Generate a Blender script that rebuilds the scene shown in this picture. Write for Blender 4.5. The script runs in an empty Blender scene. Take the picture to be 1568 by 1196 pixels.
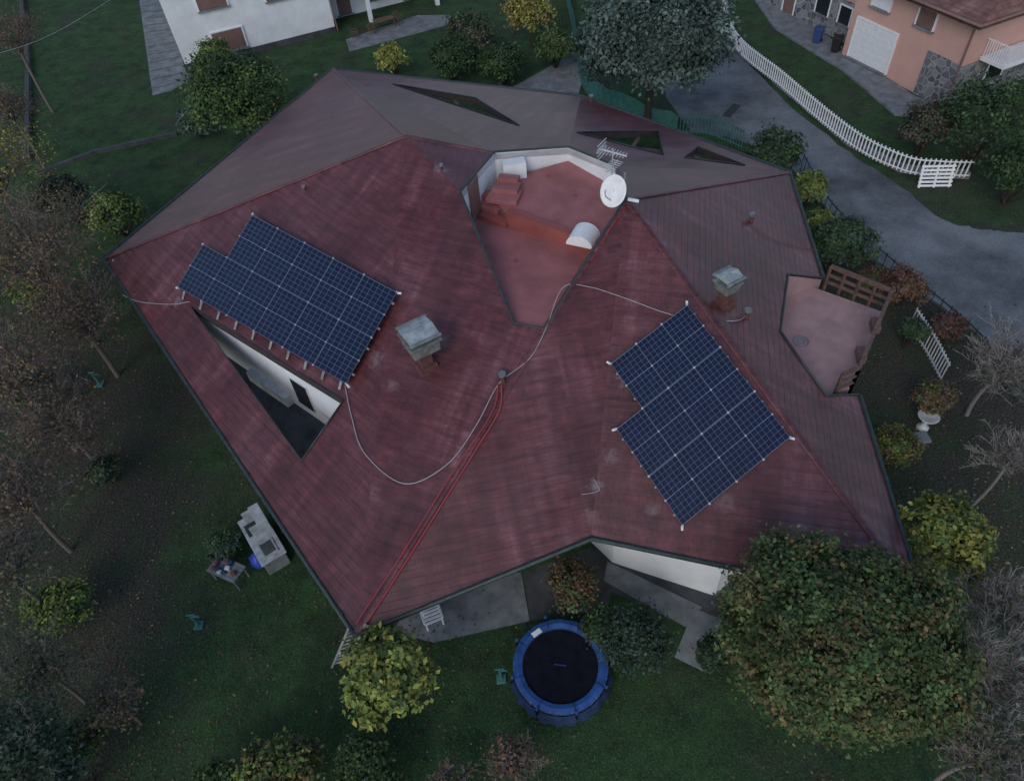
import bpy, math, random
import numpy as np
from mathutils import Vector, Matrix
from mathutils.geometry import tessellate_polygon, intersect_ray_tri
random.seed(7); rng=np.random.default_rng(7)
# ------------------------------------------------------------------ survey
# Plan positions are recovered by intersecting sight lines of the aerial photograph with
# the real height of each thing; everything is then built as true 3-D geometry.
F=1110.0; HC=23.0; CAM=Vector((0,0,HC))
MR=Matrix.Rotation(math.radians(41.6),3,'X')@Matrix.Rotation(math.radians(-5.6),3,'Z')
def ray(u,v): return MR@Vector(((u-784)/F,(598-v)/F,-1))
def W(u,v,z=0.0):
    d=ray(u,v); return CAM+d*((z-HC)/d.z)
def mpp(u,v,z): return (HC-z)/(-ray(u,v).z)/F
def onplane(u,v,tri,off=0):
    n=(tri[1]-tri[0]).cross(tri[2]-tri[0]).normalized()
    if n.z<0:n=-n
    d=ray(u,v); return CAM+d*((tri[0]+n*off-CAM).dot(n)/d.dot(n))
# ------------------------------------------------------------------ materials
def newmat(name):
    m=bpy.data.materials.new(name); m.use_nodes=True
    nt=m.node_tree; b=nt.nodes['Principled BSDF']; return m,nt,b
def N(nt,t,**k):
    n=nt.nodes.new(t)
    for a,c in k.items(): setattr(n,a,c)
    return n
def pm(name,col,rough=.75,var=.2,scale=2.0,bump=.15,metal=0.0,detail=4,spec=.4):
    m,nt,b=newmat(name)
    g=N(nt,'ShaderNodeNewGeometry'); no=N(nt,'ShaderNodeTexNoise'); no.inputs['Scale'].default_value=scale
    no.inputs['Detail'].default_value=detail; no.inputs['Roughness'].default_value=.65
    nt.links.new(g.outputs['Position'],no.inputs['Vector'])
    r=N(nt,'ShaderNodeValToRGB'); e=r.color_ramp.elements
    e[0].position=.3; e[1].position=.7
    e[0].color=(*[c*(1-var) for c in col],1); e[1].color=(*[min(1,c*(1+var)) for c in col],1)
    nt.links.new(no.outputs['Fac'],r.inputs['Fac']); nt.links.new(r.outputs['Color'],b.inputs['Base Color'])
    b.inputs['Roughness'].default_value=rough; b.inputs['Metallic'].default_value=metal; b.inputs['Specular IOR Level'].default_value=spec
    if bump:
        n2=N(nt,'ShaderNodeTexNoise'); n2.inputs['Scale'].default_value=scale*8; n2.inputs['Detail'].default_value=2
        nt.links.new(g.outputs['Position'],n2.inputs['Vector'])
        bp=N(nt,'ShaderNodeBump'); bp.inputs['Strength'].default_value=bump; bp.inputs['Distance'].default_value=.03
        nt.links.new(n2.outputs['Fac'],bp.inputs['Height']); nt.links.new(bp.outputs['Normal'],b.inputs['Normal'])
    return m
white=pm('white_plaster',(.72,.74,.76),.8,.09,1.2,0)
dirtywhite=pm('weathered_white',(.55,.57,.57),.7,.25,3,0)
pinkpl=pm('pink_plaster',(.6,.36,.3),.85,.06,1,0)
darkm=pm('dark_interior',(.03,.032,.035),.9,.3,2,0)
glassd=pm('window_glass',(.02,.025,.03),.1,.1,1,0)
concrete=pm('concrete',(.18,.195,.205),.85,.35,1.5,.3,spec=.2)
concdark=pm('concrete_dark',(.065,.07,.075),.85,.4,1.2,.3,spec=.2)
gutterm=pm('gutter_green_grey',(.045,.065,.063),.5,.3,4,0,.3)
fascia=pm('fascia_dark',(.05,.04,.04),.7,.3,4,0)
soffit=pm('soffit_timber',(.12,.08,.06),.8,.3,3,0)
metal=pm('galvanised_metal',(.36,.39,.39),.55,.35,4,0,.25)
alu=pm('aluminium',(.48,.5,.54),.45,.1,5,0,.4)
frm=pm('panel_frame',(.12,.14,.18),.4,.15,5,0,.4)
wood=pm('weathered_wood',(.13,.08,.062),.8,.4,5,.3)
terrp=pm('terrace_paint_pink',(.32,.122,.12),.6,.26,.9,.08,detail=6)
terrd=pm('terrace_paint_red',(.27,.08,.07),.65,.22,1.2,.08)
balc=pm('balcony_floor',(.36,.23,.225),.7,.2,1.4,.1,detail=6)
brownsh=pm('brown_shutter',(.19,.11,.095),.6,.15,2,0)
bluep=pm('blue_pad',(.026,.09,.27),.5,.3,3,.1)
blackm=pm('black_mesh',(.009,.01,.017),.9,.3,3,0,spec=.1)
darkblue=pm('dark_blue_skirt',(.018,.04,.1),.7,.4,4,0)
white_p=pm('white_paint',(.78,.79,.8),.5,.08,4,0)
teal=pm('teal_net',(.05,.17,.15),.7,.3,3,0)
redcab=pm('red_cable',(.33,.045,.06),.6,.15,3,0)
whcab=pm('white_cable',(.36,.35,.36),.5,.1,3,0)
brick=pm('chimney_brick',(.12,.048,.045),.85,.4,6,.4)
patina=pm('patina_metal',(.2,.22,.21),.5,.4,4,0,.3)
def cellmat():
    m,nt,b=newmat('solar_cells'); L=nt.links.new
    tc=N(nt,'ShaderNodeTexCoord')
    def br_(bw,rh,ms,c1,c2,mo):
        br=N(nt,'ShaderNodeTexBrick'); br.offset=0; br.inputs['Scale'].default_value=1; br.inputs['Brick Width'].default_value=bw; br.inputs['Row Height'].default_value=rh
        br.inputs['Mortar Size'].default_value=ms; br.inputs['Mortar Smooth'].default_value=.1
        br.inputs['Color1'].default_value=(*c1,1);br.inputs['Color2'].default_value=(*c2,1);br.inputs['Mortar'].default_value=(*mo,1); L(tc.outputs['UV'],br.inputs['Vector']); return br
    a=br_(1,1,.03,(.007,.011,.03),(.011,.017,.045),(.11,.15,.25))
    c=br_(50,5,.035,(0,0,0),(0,0,0),(.16,.2,.27))
    mx=N(nt,'ShaderNodeMix',data_type='RGBA',blend_type='ADD'); mx.inputs[0].default_value=1; L(a.outputs['Color'],mx.inputs[6]); L(c.outputs['Color'],mx.inputs[7]); L(mx.outputs[2],b.inputs['Base Color'])
    b.inputs['Roughness'].default_value=.2; b.inputs['Specular IOR Level'].default_value=.35; return m
cellm=cellmat()
def stone():
    m,nt,b=newmat('stone_cladding')
    g=N(nt,'ShaderNodeNewGeometry'); v=N(nt,'ShaderNodeTexVoronoi'); v.feature='DISTANCE_TO_EDGE'; v.inputs['Scale'].default_value=2.4
    v2=N(nt,'ShaderNodeTexVoronoi'); v2.inputs['Scale'].default_value=2.4
    nt.links.new(g.outputs['Position'],v.inputs['Vector']); nt.links.new(g.outputs['Position'],v2.inputs['Vector'])
    r=N(nt,'ShaderNodeValToRGB'); r.color_ramp.elements[0].position=.02; r.color_ramp.elements[1].position=.07
    r.color_ramp.elements[0].color=(.36,.35,.34,1); r.color_ramp.elements[1].color=(0,0,0,1)
    sh=N(nt,'ShaderNodeSeparateColor'); nt.links.new(v2.outputs['Color'],sh.inputs[0])
    r2=N(nt,'ShaderNodeValToRGB'); r2.color_ramp.elements[0].color=(.07,.08,.1,1); r2.color_ramp.elements[1].color=(.24,.24,.25,1)
    nt.links.new(sh.outputs[0],r2.inputs['Fac']); nt.links.new(v.outputs['Distance'],r.inputs['Fac'])
    mx=N(nt,'ShaderNodeMix',data_type='RGBA',blend_type='LIGHTEN'); mx.inputs[0].default_value=1
    nt.links.new(r.outputs['Color'],mx.inputs[6]); nt.links.new(r2.outputs['Color'],mx.inputs[7]); nt.links.new(mx.outputs[2],b.inputs['Base Color'])
    b.inputs['Roughness'].default_value=.85; return m
stonem=stone()
def tilemat(name,c1,c2,cm,fade,bw,rh,stains=[],sheen=True):
    m,nt,b=newmat(name); L=nt.links.new
    tc=N(nt,'ShaderNodeTexCoord'); g=N(nt,'ShaderNodeNewGeometry')
    br=N(nt,'ShaderNodeTexBrick'); br.offset=.5
    br.inputs['Scale'].default_value=1; br.inputs['Brick Width'].default_value=bw; br.inputs['Row Height'].default_value=rh
    br.inputs['Mortar Size'].default_value=.01; br.inputs['Mortar Smooth'].default_value=.9
    br.inputs['Color1'].default_value=(*c1,1); br.inputs['Color2'].default_value=(*c2,1); br.inputs['Mortar'].default_value=(*cm,1)
    wn=N(nt,'ShaderNodeTexNoise'); wn.inputs['Scale'].default_value=1.1; wn.inputs['Detail'].default_value=1; L(tc.outputs['UV'],wn.inputs['Vector'])
    wm=N(nt,'ShaderNodeVectorMath',operation='MULTIPLY_ADD'); wm.inputs[1].default_value=(.06,.06,0)
    L(wn.outputs['Color'],wm.inputs[0]); L(tc.outputs['UV'],wm.inputs[2]); L(wm.outputs[0],br.inputs['Vector'])
    def ns(scale,det,ro,mp=None):
        n=N(nt,'ShaderNodeTexNoise'); n.inputs['Scale'].default_value=scale; n.inputs['Detail'].default_value=det; n.inputs['Roughness'].default_value=ro
        if mp:
            q=N(nt,'ShaderNodeMapping'); q.inputs['Scale'].default_value=mp; L(tc.outputs['UV'],q.inputs['Vector']); L(q.outputs[0],n.inputs['Vector'])
        else: L(g.outputs['Position'],n.inputs['Vector'])
        return n
    def mr(src,a,b_,c,d):
        r=N(nt,'ShaderNodeMapRange'); r.inputs[1].default_value=a;r.inputs[2].default_value=b_;r.inputs[3].default_value=c;r.inputs[4].default_value=d; L(src,r.inputs[0]); return r.outputs[0]
    def mul(a,b_):
        q=N(nt,'ShaderNodeMath',operation='MULTIPLY'); L(a,q.inputs[0]); L(b_,q.inputs[1]); return q.outputs[0]
    n1=ns(.3,6,.72); n2=ns(1.3,4,.6,(1.4,.1,1)); n3=ns(1.6,5,.8,(.45,2.6,1)); n6=ns(.4,3,.6)
    mx=N(nt,'ShaderNodeMix',data_type='RGBA'); L(mr(n1.outputs['Fac'],.42,.7,0,.6),mx.inputs[0]); L(br.outputs['Color'],mx.inputs[6]); mx.inputs[7].default_value=(*fade,1)
    ck=mul(mul(mr(n2.outputs['Fac'],.48,.7,.1,1),mr(n6.outputs['Fac'],.48,.66,0,.75)),mr(n3.outputs['Fac'],.4,.62,.25,1))
    m2=N(nt,'ShaderNodeMix',data_type='RGBA'); L(ck,m2.inputs[0]); L(mx.outputs[2],m2.inputs[6]); m2.inputs[7].default_value=(fade[0]*1.35,fade[1]*1.75,fade[2]*1.85,1)
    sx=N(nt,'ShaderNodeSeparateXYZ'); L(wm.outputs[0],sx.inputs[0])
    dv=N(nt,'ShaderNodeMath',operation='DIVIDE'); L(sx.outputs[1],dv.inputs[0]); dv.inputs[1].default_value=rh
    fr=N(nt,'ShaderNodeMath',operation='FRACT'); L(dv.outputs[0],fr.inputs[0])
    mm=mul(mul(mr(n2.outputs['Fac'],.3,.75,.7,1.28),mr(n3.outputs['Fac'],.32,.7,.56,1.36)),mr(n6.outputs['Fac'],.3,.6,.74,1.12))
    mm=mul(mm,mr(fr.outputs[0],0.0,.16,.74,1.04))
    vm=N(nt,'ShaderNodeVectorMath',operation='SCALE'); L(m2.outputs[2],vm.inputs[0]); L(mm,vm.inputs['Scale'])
    last=vm.outputs[0]
    if stains:
        nn=ns(5,4,.8)
        acc=None
        for (p,rad,sc) in stains:
            d=N(nt,'ShaderNodeVectorMath',operation='DISTANCE'); L(g.outputs['Position'],d.inputs[0]); d.inputs[1].default_value=p
            a=N(nt,'ShaderNodeMath',operation='MULTIPLY_ADD'); L(nn.outputs['Fac'],a.inputs[0]); a.inputs[1].default_value=rad*3; L(d.outputs['Value'],a.inputs[2])
            o=mr(a.outputs[0],rad*1.2,rad*2.4,sc,0)
            if acc is None: acc=o
            else:
                q=N(nt,'ShaderNodeMath',operation='MAXIMUM'); L(acc,q.inputs[0]); L(o,q.inputs[1]); acc=q.outputs[0]
        x=N(nt,'ShaderNodeMix',data_type='RGBA'); L(acc,x.inputs[0]); L(last,x.inputs[6]); x.inputs[7].default_value=(.32,.26,.27,1); last=x.outputs[2]
    L(last,b.inputs['Base Color'])
    L(mr(n3.outputs['Fac'],.2,.8,.34,.52),b.inputs['Roughness'])
    b.inputs['Specular IOR Level'].default_value=.55 if sheen else .3
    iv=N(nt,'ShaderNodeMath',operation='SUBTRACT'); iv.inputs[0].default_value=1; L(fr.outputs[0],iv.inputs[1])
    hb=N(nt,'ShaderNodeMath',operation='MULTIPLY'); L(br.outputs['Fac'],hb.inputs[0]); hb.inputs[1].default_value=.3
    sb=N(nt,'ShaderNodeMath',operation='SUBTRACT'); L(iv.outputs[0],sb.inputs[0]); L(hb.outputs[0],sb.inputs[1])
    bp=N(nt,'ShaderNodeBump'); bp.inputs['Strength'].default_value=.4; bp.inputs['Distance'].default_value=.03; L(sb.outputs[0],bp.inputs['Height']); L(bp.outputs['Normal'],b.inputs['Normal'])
    return m
# ------------------------------------------------------------------ geometry helpers
col=bpy.context.scene.collection
def empty(name,loc=(0,0,0)):
    o=bpy.data.objects.new(name,None); o.location=loc; col.objects.link(o); return o
def mesh(name,verts,faces,mats,parent=None,uvs=None,midx=None,smooth=False):
    me=bpy.data.meshes.new(name); me.from_pydata([tuple(v) for v in verts],[],faces)
    for m in (mats if isinstance(mats,(list,tuple)) else [mats]): me.materials.append(m)
    if midx: me.polygons.foreach_set('material_index',midx)
    if uvs:
        l=me.uv_layers.new(name='UVMap'); l.data.foreach_set('uv',[c for uv in uvs for c in uv])
    if smooth: me.polygons.foreach_set('use_smooth',[True]*len(me.polygons))
    me.update(); o=bpy.data.objects.new(name,me); col.objects.link(o)
    if parent: o.parent=parent
    return o
def facet_data(loops):
    pts=[p for l in loops for p in l]; tris=tessellate_polygon(loops)
    o=loops[0]; n=Vector((0,0,0))
    for i in range(len(o)):
        a,b=o[i],o[(i+1)%len(o)]; n+=Vector(((a.y-b.y)*(a.z+b.z),(a.z-b.z)*(a.x+b.x),(a.x-b.x)*(a.y+b.y)))
    n.normalize()
    if n.z<0:n=-n
    h=Vector((0,0,1)).cross(n); h=h.normalized() if h.length>1e-4 else Vector((1,0,0)); s=n.cross(h)
    out=[]
    for t in tris:
        a,b,c=[pts[i] for i in t]
        out.append(tuple(t) if (b-a).cross(c-a).z>0 else (t[0],t[2],t[1]))
    return pts,out,h,s,n
def facet(name,loops,mat,parent,under=None,th=.22):
    pts,tris,h,s,n=facet_data(loops)
    uv=[(pts[i].dot(h),pts[i].dot(s)) for t in tris for i in t]
    o=mesh(name,pts,tris,mat,parent,uv)
    if under: mesh(name+'_soffit',[p-Vector((0,0,th)) for p in pts],[(t[0],t[2],t[1]) for t in tris],under,parent)
    return o
def skirt(name,pts,depth,mat,parent,closed=True):
    v=[];f=[];n=len(pts)
    for p in pts: v+= [p+Vector((0,0,.015)),p-Vector((0,0,depth))]
    for i in range(n if closed else n-1):
        j=(i+1)%n; f.append((2*i,2*j,2*j+1,2*i+1))
    return mesh(name,v,f,mat,parent)
def drop(name,pts,zb,mat,parent,closed=False,top=-.1):
    v=[];f=[];n=len(pts)
    for p in pts: v+=[Vector((p.x,p.y,p.z+top)),Vector((p.x,p.y,zb))]
    for i in range(n if closed else n-1):
        j=(i+1)%n; f.append((2*i,2*j,2*j+1,2*i+1))
    return mesh(name,v,f,mat,parent)
def slab(name,pts2,z0,z1,mat,parent=None):
    n=len(pts2); P=[Vector((p[0],p[1],z1)) for p in pts2]; Q=[Vector((p[0],p[1],z0)) for p in pts2]
    f=[]
    for t in tessellate_polygon([P]):
        a,b,c=[P[i] for i in t]; f.append(tuple(t) if (b-a).cross(c-a).z>0 else (t[0],t[2],t[1]))
    for i in range(n): j=(i+1)%n; f.append((i,j,n+j,n+i))
    return mesh(name,P+Q,f,mat,parent)
def sheet(name,pts2,z,mat,parent=None):
    P=[Vector((p[0],p[1],z)) for p in pts2]; f=[]
    for t in tessellate_polygon([P]):
        a,b,c=[P[i] for i in t]; f.append(tuple(t) if (b-a).cross(c-a).z>0 else (t[0],t[2],t[1]))
    return mesh(name,P,f,mat,parent)
def box(name,c,s,mat,parent=None,rz=0,bev=.01,rx=0,ry=0):
    x,y,z=[a/2 for a in s]
    v=[(i*x,j*y,k*z) for i in(-1,1) for j in(-1,1) for k in(-1,1)]
    f=[(0,1,3,2),(4,6,7,5),(0,4,5,1),(2,3,7,6),(0,2,6,4),(1,5,7,3)]
    o=mesh(name,v,f,mat,parent); o.location=c; o.rotation_euler=(rx,ry,rz)
    if bev:
        b=o.modifiers.new('b','BEVEL'); b.width=min(bev,min(s)*.3); b.segments=2
    return o
def tube(name,pts,r,mat,parent=None,cyc=False):
    c=bpy.data.curves.new(name,'CURVE'); c.dimensions='3D'; c.bevel_depth=r; c.bevel_resolution=2; c.use_fill_caps=True
    s=c.splines.new('POLY'); s.points.add(len(pts)-1)
    for i,p in enumerate(pts): s.points[i].co=(p[0],p[1],p[2],1)
    s.use_cyclic_u=cyc; c.materials.append(mat); o=bpy.data.objects.new(name,c); col.objects.link(o)
    if parent:o.parent=parent
    return o
def cat(pts,n=8):
    P=[pts[0]]+list(pts)+[pts[-1]]; out=[]
    for i in range(1,len(P)-2):
        for k in range(n):
            t=k/n; a,b,c,d=P[i-1],P[i],P[i+1],P[i+2]
            out.append(.5*((2*b)+(c-a)*t+(2*a-5*b+4*c-d)*t*t+(3*b-a-3*c+d)*t**3))
    out.append(P[-2]); return out
def bars(name,segs,w,mat,parent=None):
    v=[];f=[]
    for p,q,ww in segs:
        d=(q-p).normalized(); a=d.cross(Vector((0,0,1)))
        if a.length<.01:a=Vector((1,0,0))
        a.normalize(); b=d.cross(a).normalized(); i=len(v); ww=ww or w
        for e in(p,q):
            for sa,sb in((-1,-1),(1,-1),(1,1),(-1,1)): v.append(e+a*sa*ww/2+b*sb*ww/2)
        f+=[(i,i+1,i+5,i+4),(i+1,i+2,i+6,i+5),(i+2,i+3,i+7,i+6),(i+3,i,i+4,i+7),(i,i+3,i+2,i+1),(i+4,i+5,i+6,i+7)]
    return mesh(name,v,f,mat,parent)
def lerp(a,b,t): return a+(b-a)*t
# ------------------------------------------------------------------ roof skeleton
A=W(160,396,4.2);B=W(510,106,4.6);C=W(890,148,4.8);D=W(1208,264,4.8);Fp=W(1414,928,3.3);G=W(905,821,3.6);H=W(545,970,3.0)
P1=W(622,208,9.3);P2=W(958,305,9.0)
R2=W(757,234,8.35);R3=W(870,226,7.95);R4=W(945,256,8.25)
def online(u,v,a,b):
    bt=0;bd=1e9
    for k in range(1001):
        q=a+(b-a)*(k/1000); d=MR.transposed()@(q-CAM); uu=784+F*d.x/-d.z; vv=598-F*d.y/-d.z
        e=(uu-u)**2+(vv-v)**2
        if e<bd:bd=e;bt=k/1000
    return a+(b-a)*bt
T1=(A,H,P1);T2=(P1,H,P2);T3=(H,G,P2);T7=(P2,G,Fp);T8=(P2,Fp,D);T0=(A,P1,B);T5=(B,R2,C);T6=(C,R3,D)
Hb2=online(832,505,H,P2);Hb1=onplane(787,496,T2);Hl=onplane(705,295,T2)
ALLT=[T1,T2,T3,T7,T8,T0,T5,T6,(B,P1,R2),(R3,R4,D),(R4,P2,D),(C,R2,R3)]
def roof(u,v,off=0.0):
    d=ray(u,v); best=None
    for t in ALLT:
        q=intersect_ray_tri(t[0],t[1],t[2],d,CAM,True)
        if q is not None and (best is None or (q-CAM).length<(best[0]-CAM).length):
            n=(t[1]-t[0]).cross(t[2]-t[0]).normalized(); n=-n if n.z<0 else n
            best=(q,n)
    if best is None: return W(u,v,4)
    return best[0]+best[1]*off
st=[(roof(912,745)[:],.3,.8),(roof(905,790)[:],.3,.4),(roof(575,550)[:],.4,.5),(roof(955,580)[:],.35,.5),(roof(675,258)[:],.35,.7),(roof(1000,780)[:],.3,.4),
    (roof(1110,770)[:],.4,.4),(roof(272,462)[:],.3,.7),(roof(680,520)[:],.35,.3),(roof(1145,350)[:],.25,.4),(roof(935,700)[:],.35,.4),(roof(940,320)[:],.4,.4),(roof(600,590)[:],.3,.4)]
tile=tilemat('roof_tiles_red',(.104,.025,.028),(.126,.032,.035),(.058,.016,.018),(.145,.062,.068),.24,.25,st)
tile2=tilemat('roof_tiles_terracotta',(.17,.075,.055),(.26,.11,.08),(.07,.03,.02),(.2,.12,.1),.3,.35,sheen=False)
house=empty('villa_house')
op1=[onplane(*p,T1) for p in((292,470),(526,614),(462,706))]
k1=[onplane(*p,T5) for p in((602,130),(728,151),(795,193))]
k2=[onplane(*p,T6) for p in((884,204),(1008,201),(1016,238))]
k3=[onplane(*p,T6) for p in((1048,242),(1068,226),(1140,254))]
E1=online(1257,427,D,Fp);E2=online(1316,604,D,Fp)
bq=[onplane(*p,T8) for p in((1207,421),(1195,508),(1264,606))]
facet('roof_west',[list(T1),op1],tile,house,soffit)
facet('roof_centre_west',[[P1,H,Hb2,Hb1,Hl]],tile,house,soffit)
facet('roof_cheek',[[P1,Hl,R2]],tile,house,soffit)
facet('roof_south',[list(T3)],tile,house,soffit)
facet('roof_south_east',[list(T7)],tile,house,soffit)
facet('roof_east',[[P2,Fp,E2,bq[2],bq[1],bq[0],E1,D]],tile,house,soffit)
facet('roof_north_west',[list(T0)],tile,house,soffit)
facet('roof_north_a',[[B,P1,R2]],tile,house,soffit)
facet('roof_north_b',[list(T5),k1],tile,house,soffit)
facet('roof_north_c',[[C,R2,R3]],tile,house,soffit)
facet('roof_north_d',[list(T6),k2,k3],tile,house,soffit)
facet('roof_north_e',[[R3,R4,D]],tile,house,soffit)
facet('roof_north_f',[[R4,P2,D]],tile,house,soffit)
for i,o in enumerate((op1,k1,k2,k3)): skirt('opening_fascia_%d'%i,o,.3,fascia,house); tube('opening_flashing_%d'%i,[p+Vector((0,0,.03)) for p in o],.035,gutterm,house,True)
hole=[R2,R3,R4,P2,Hb2,Hb1,Hl]
skirt('terrace_fascia',hole,.3,white,house); tube('terrace_flashing',[p+Vector((0,0,.03)) for p in hole],.045,gutterm,house,True)
skirt('eave_fascia',[p-Vector((0,0,.01)) for p in (E1,D,C,B,A,H,G,Fp,E2)],.26,fascia,house,False)
def outw(p,k=.07):
    c=Vector((0,20,0)); d=Vector((p.x-c.x,p.y-c.y,0)).normalized(); return p+d*k+Vector((0,0,-.02))
tube('gutter',[outw(p) for p in (E1,D,C,B,A,H,G,Fp,E2)],.085,gutterm,house)
tube('balcony_flashing',[p+Vector((0,0,.03)) for p in (E1,bq[0],bq[1],bq[2],E2)],.04,gutterm,house)
sg=[]
for a_,b_ in ((A,H),(H,G),(G,Fp),(D,C),(C,B),(B,A)):
    L_=(b_-a_).length; k=0
    while k<L_: p=outw(lerp(a_,b_,k/L_),.16); q=lerp(a_,b_,k/L_)+Vector((0,0,.05)); sg.append((p,q,.035)); k+=.9
bars('gutter_brackets',sg,.03,gutterm,house)
def ridge(name,a,b,w=.1):
    n=max(2,int((b-a).length/.36)); d=(b-a)/n; v=[];f=[]
    dn=d.normalized(); s=dn.cross(Vector((0,0,1))).normalized(); up=s.cross(dn)
    if up.z<0: up=-up
    for i in range(n):
        for (t,r,l) in((0,w,.0),(1.08,w*1.2,.012)):
            for k in range(6):
                an=math.pi*k/5; v.append(a+d*(i+t)+s*math.cos(an)*r+up*(math.sin(an)*r*.35+l-.01))
        j=i*12
        for k in range(5): f.append((j+k,j+k+1,j+6+k+1,j+6+k))
    uv=[(v[i].x+.1,v[i].y) for q in f for i in q]
    mesh(name,v,f,tile,house,uv)
for i,(a,b) in enumerate(((P1,A),(P1,B),(P1,R2),(P2,H),(P2,Fp),(P2,D),(P2,R4))): ridge('ridge_caps_%d'%i,a,b)
# ------------------------------------------------------------------ walls under roof
def inset(p,k):
    c=Vector((.5,19,0)); d=Vector((c.x-p.x,c.y-p.y,0)).normalized(); return (p.x+d.x*k,p.y+d.y*k)
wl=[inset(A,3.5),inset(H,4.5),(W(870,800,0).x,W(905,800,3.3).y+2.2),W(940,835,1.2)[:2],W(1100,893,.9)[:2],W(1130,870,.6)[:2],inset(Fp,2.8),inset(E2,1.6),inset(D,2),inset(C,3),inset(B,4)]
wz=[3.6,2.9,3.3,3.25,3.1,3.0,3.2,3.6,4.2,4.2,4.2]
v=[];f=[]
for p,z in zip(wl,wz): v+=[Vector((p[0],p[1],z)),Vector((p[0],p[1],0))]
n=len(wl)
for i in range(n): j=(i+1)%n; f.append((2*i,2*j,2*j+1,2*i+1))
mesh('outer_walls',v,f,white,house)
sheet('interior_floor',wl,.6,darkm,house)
a,b,c=op1; ZF=min(a.z,b.z)-2.3
aa=a+(b-a)*-.03+Vector((.05,.05,0)); bb=b+(b-a)*.02+Vector((.05,.05,0))
drop('loggia_wall',[aa,bb],ZF-.01,white,house,top=-.28)
drop('loggia_side_wall',[bb,b+(c-b)*.4+Vector((.25,0,0))],ZF-.01,white,house,top=-.3)
dv=(bb-aa); wn_=Vector((-dv.y,dv.x,0)).normalized()
if wn_.y>0: wn_=-wn_
def wallbox(name,t,w,zc,h,mat,th=.05):
    c_=aa+dv*t+wn_*th*.5; c_.z=zc; return box(name,c_,(w,th,h),mat,house,rz=math.atan2(dv.y,dv.x))
wallbox('loggia_window',.68,.85,ZF+1.15,1.3,glassd,.06); wallbox('loggia_window_frame',.68,1.0,ZF+1.15,1.45,dirtywhite,.03)
wallbox('loggia_shelf',.45,2.4,ZF+.25,.5,dirtywhite,.3)
mid=(a+b+c)/3
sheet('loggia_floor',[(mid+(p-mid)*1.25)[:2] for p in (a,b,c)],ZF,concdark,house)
for i,k in enumerate((k1,k2,k3)):
    o=Vector((0,0,-.35)); bars('opening_beams_%d'%i,[(lerp(k[0],k[2],.2)+o,lerp(k[1],k[2],.6)+o,0),(lerp(k[0],k[2],.6)+o,lerp(k[0],k[1],.75)+o,0),(k[0]+o,k[2]+o,0)],.14,wood,house)
# ------------------------------------------------------------------ roof terrace
ZL=min(Hb1.z,Hb2.z)-.12; ZU=ZL+.5
low=[p[:2] for p in hole]
sheet('terrace_floor',low,ZL,terrp,house)
s0=W(775,328,ZU); s1=W(925,382,ZU)
up=[s0[:2],s1[:2],(P2.x,P2.y),(R4.x,R4.y),(R3.x,R3.y),(R2.x+.9,R2.y-.1),W(795,283,ZU)[:2],W(757,305,ZU)[:2]]
slab('terrace_platform',up,ZL+.001,ZU,terrp,house)
d=(s1-s0); nk=Vector((-d.y,d.x,0)).normalized()
slab('terrace_step_kerb',[(s0-nk*.02)[:2],(s1-nk*.02)[:2],(s1+nk*.28)[:2],(s0+nk*.28)[:2]],ZL+.002,ZU+.12,terrd,house)
for i in range(4):
    q=W(752-10*i+6,338-16*i,ZL+.1*i); box('terrace_stair_%d'%i,Vector((q.x,q.y,ZL+.09+.09*i)),(1.25-.1*i,.42,.18+.18*i),terrp if i%2 else terrd,house,rz=math.radians(-38))
for i in range(3):
    q=W(772+4*i,300-8*i,ZU+.1); box('terrace_upper_step_%d'%i,Vector((q.x,q.y,ZU+.08+.08*i)),(1.2-.2*i,.9-.28*i,.16+.16*i),terrp,house,rz=math.radians(-20))
drop('terrace_wall_north',[Hl,R2,R3,R4,P2],ZL,white,house,top=-.05)
drop('terrace_wall_side',[P2,Hb2,Hb1,Hl],ZL,terrp,house,top=-.05)
dd=(R2-Hl); q=lerp(Hl,R2,.3)+Vector((.06,-.03,0)); box('terrace_door',Vector((q.x,q.y,ZL+.9)),(.75,.06,1.5),brownsh,house,rz=math.atan2(dd.y,dd.x))
q=lerp(R2,R3,.12)+Vector((.05,-.1,0)); box('terrace_pier',Vector((q.x+.3,q.y-.15,ZU+.3)),(.9,.5,.7),white,house,rz=.1)
q=W(893,358,ZU+.3); v=[];f=[];nn=14
for j in(0,1):
    for k in range(nn+1):
        an=math.pi*k/nn; v.append(Vector((math.cos(an)*.48,(j-.5)*.85,math.sin(an)*.42)))
for k in range(nn): f.append((k,k+1,nn+2+k,nn+1+k))
f.append(tuple(range(nn+1))); f.append(tuple(range(2*nn+1,nn,-1)))
o=mesh('rooflight_vault',v,f,white_p,house); o.location=(q.x,q.y,ZU+.05); o.rotation_euler=(0,0,math.radians(-28))
for (u,v_,r_) in ((840,270,.1),(880,300,.08),(790,400,.07)):
    q=W(u,v_,ZU if v_<350 else ZL); tube('terrace_drain',[q+Vector((0,0,.001)),q+Vector((0,0,.03))],r_,terrd,house)
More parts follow.
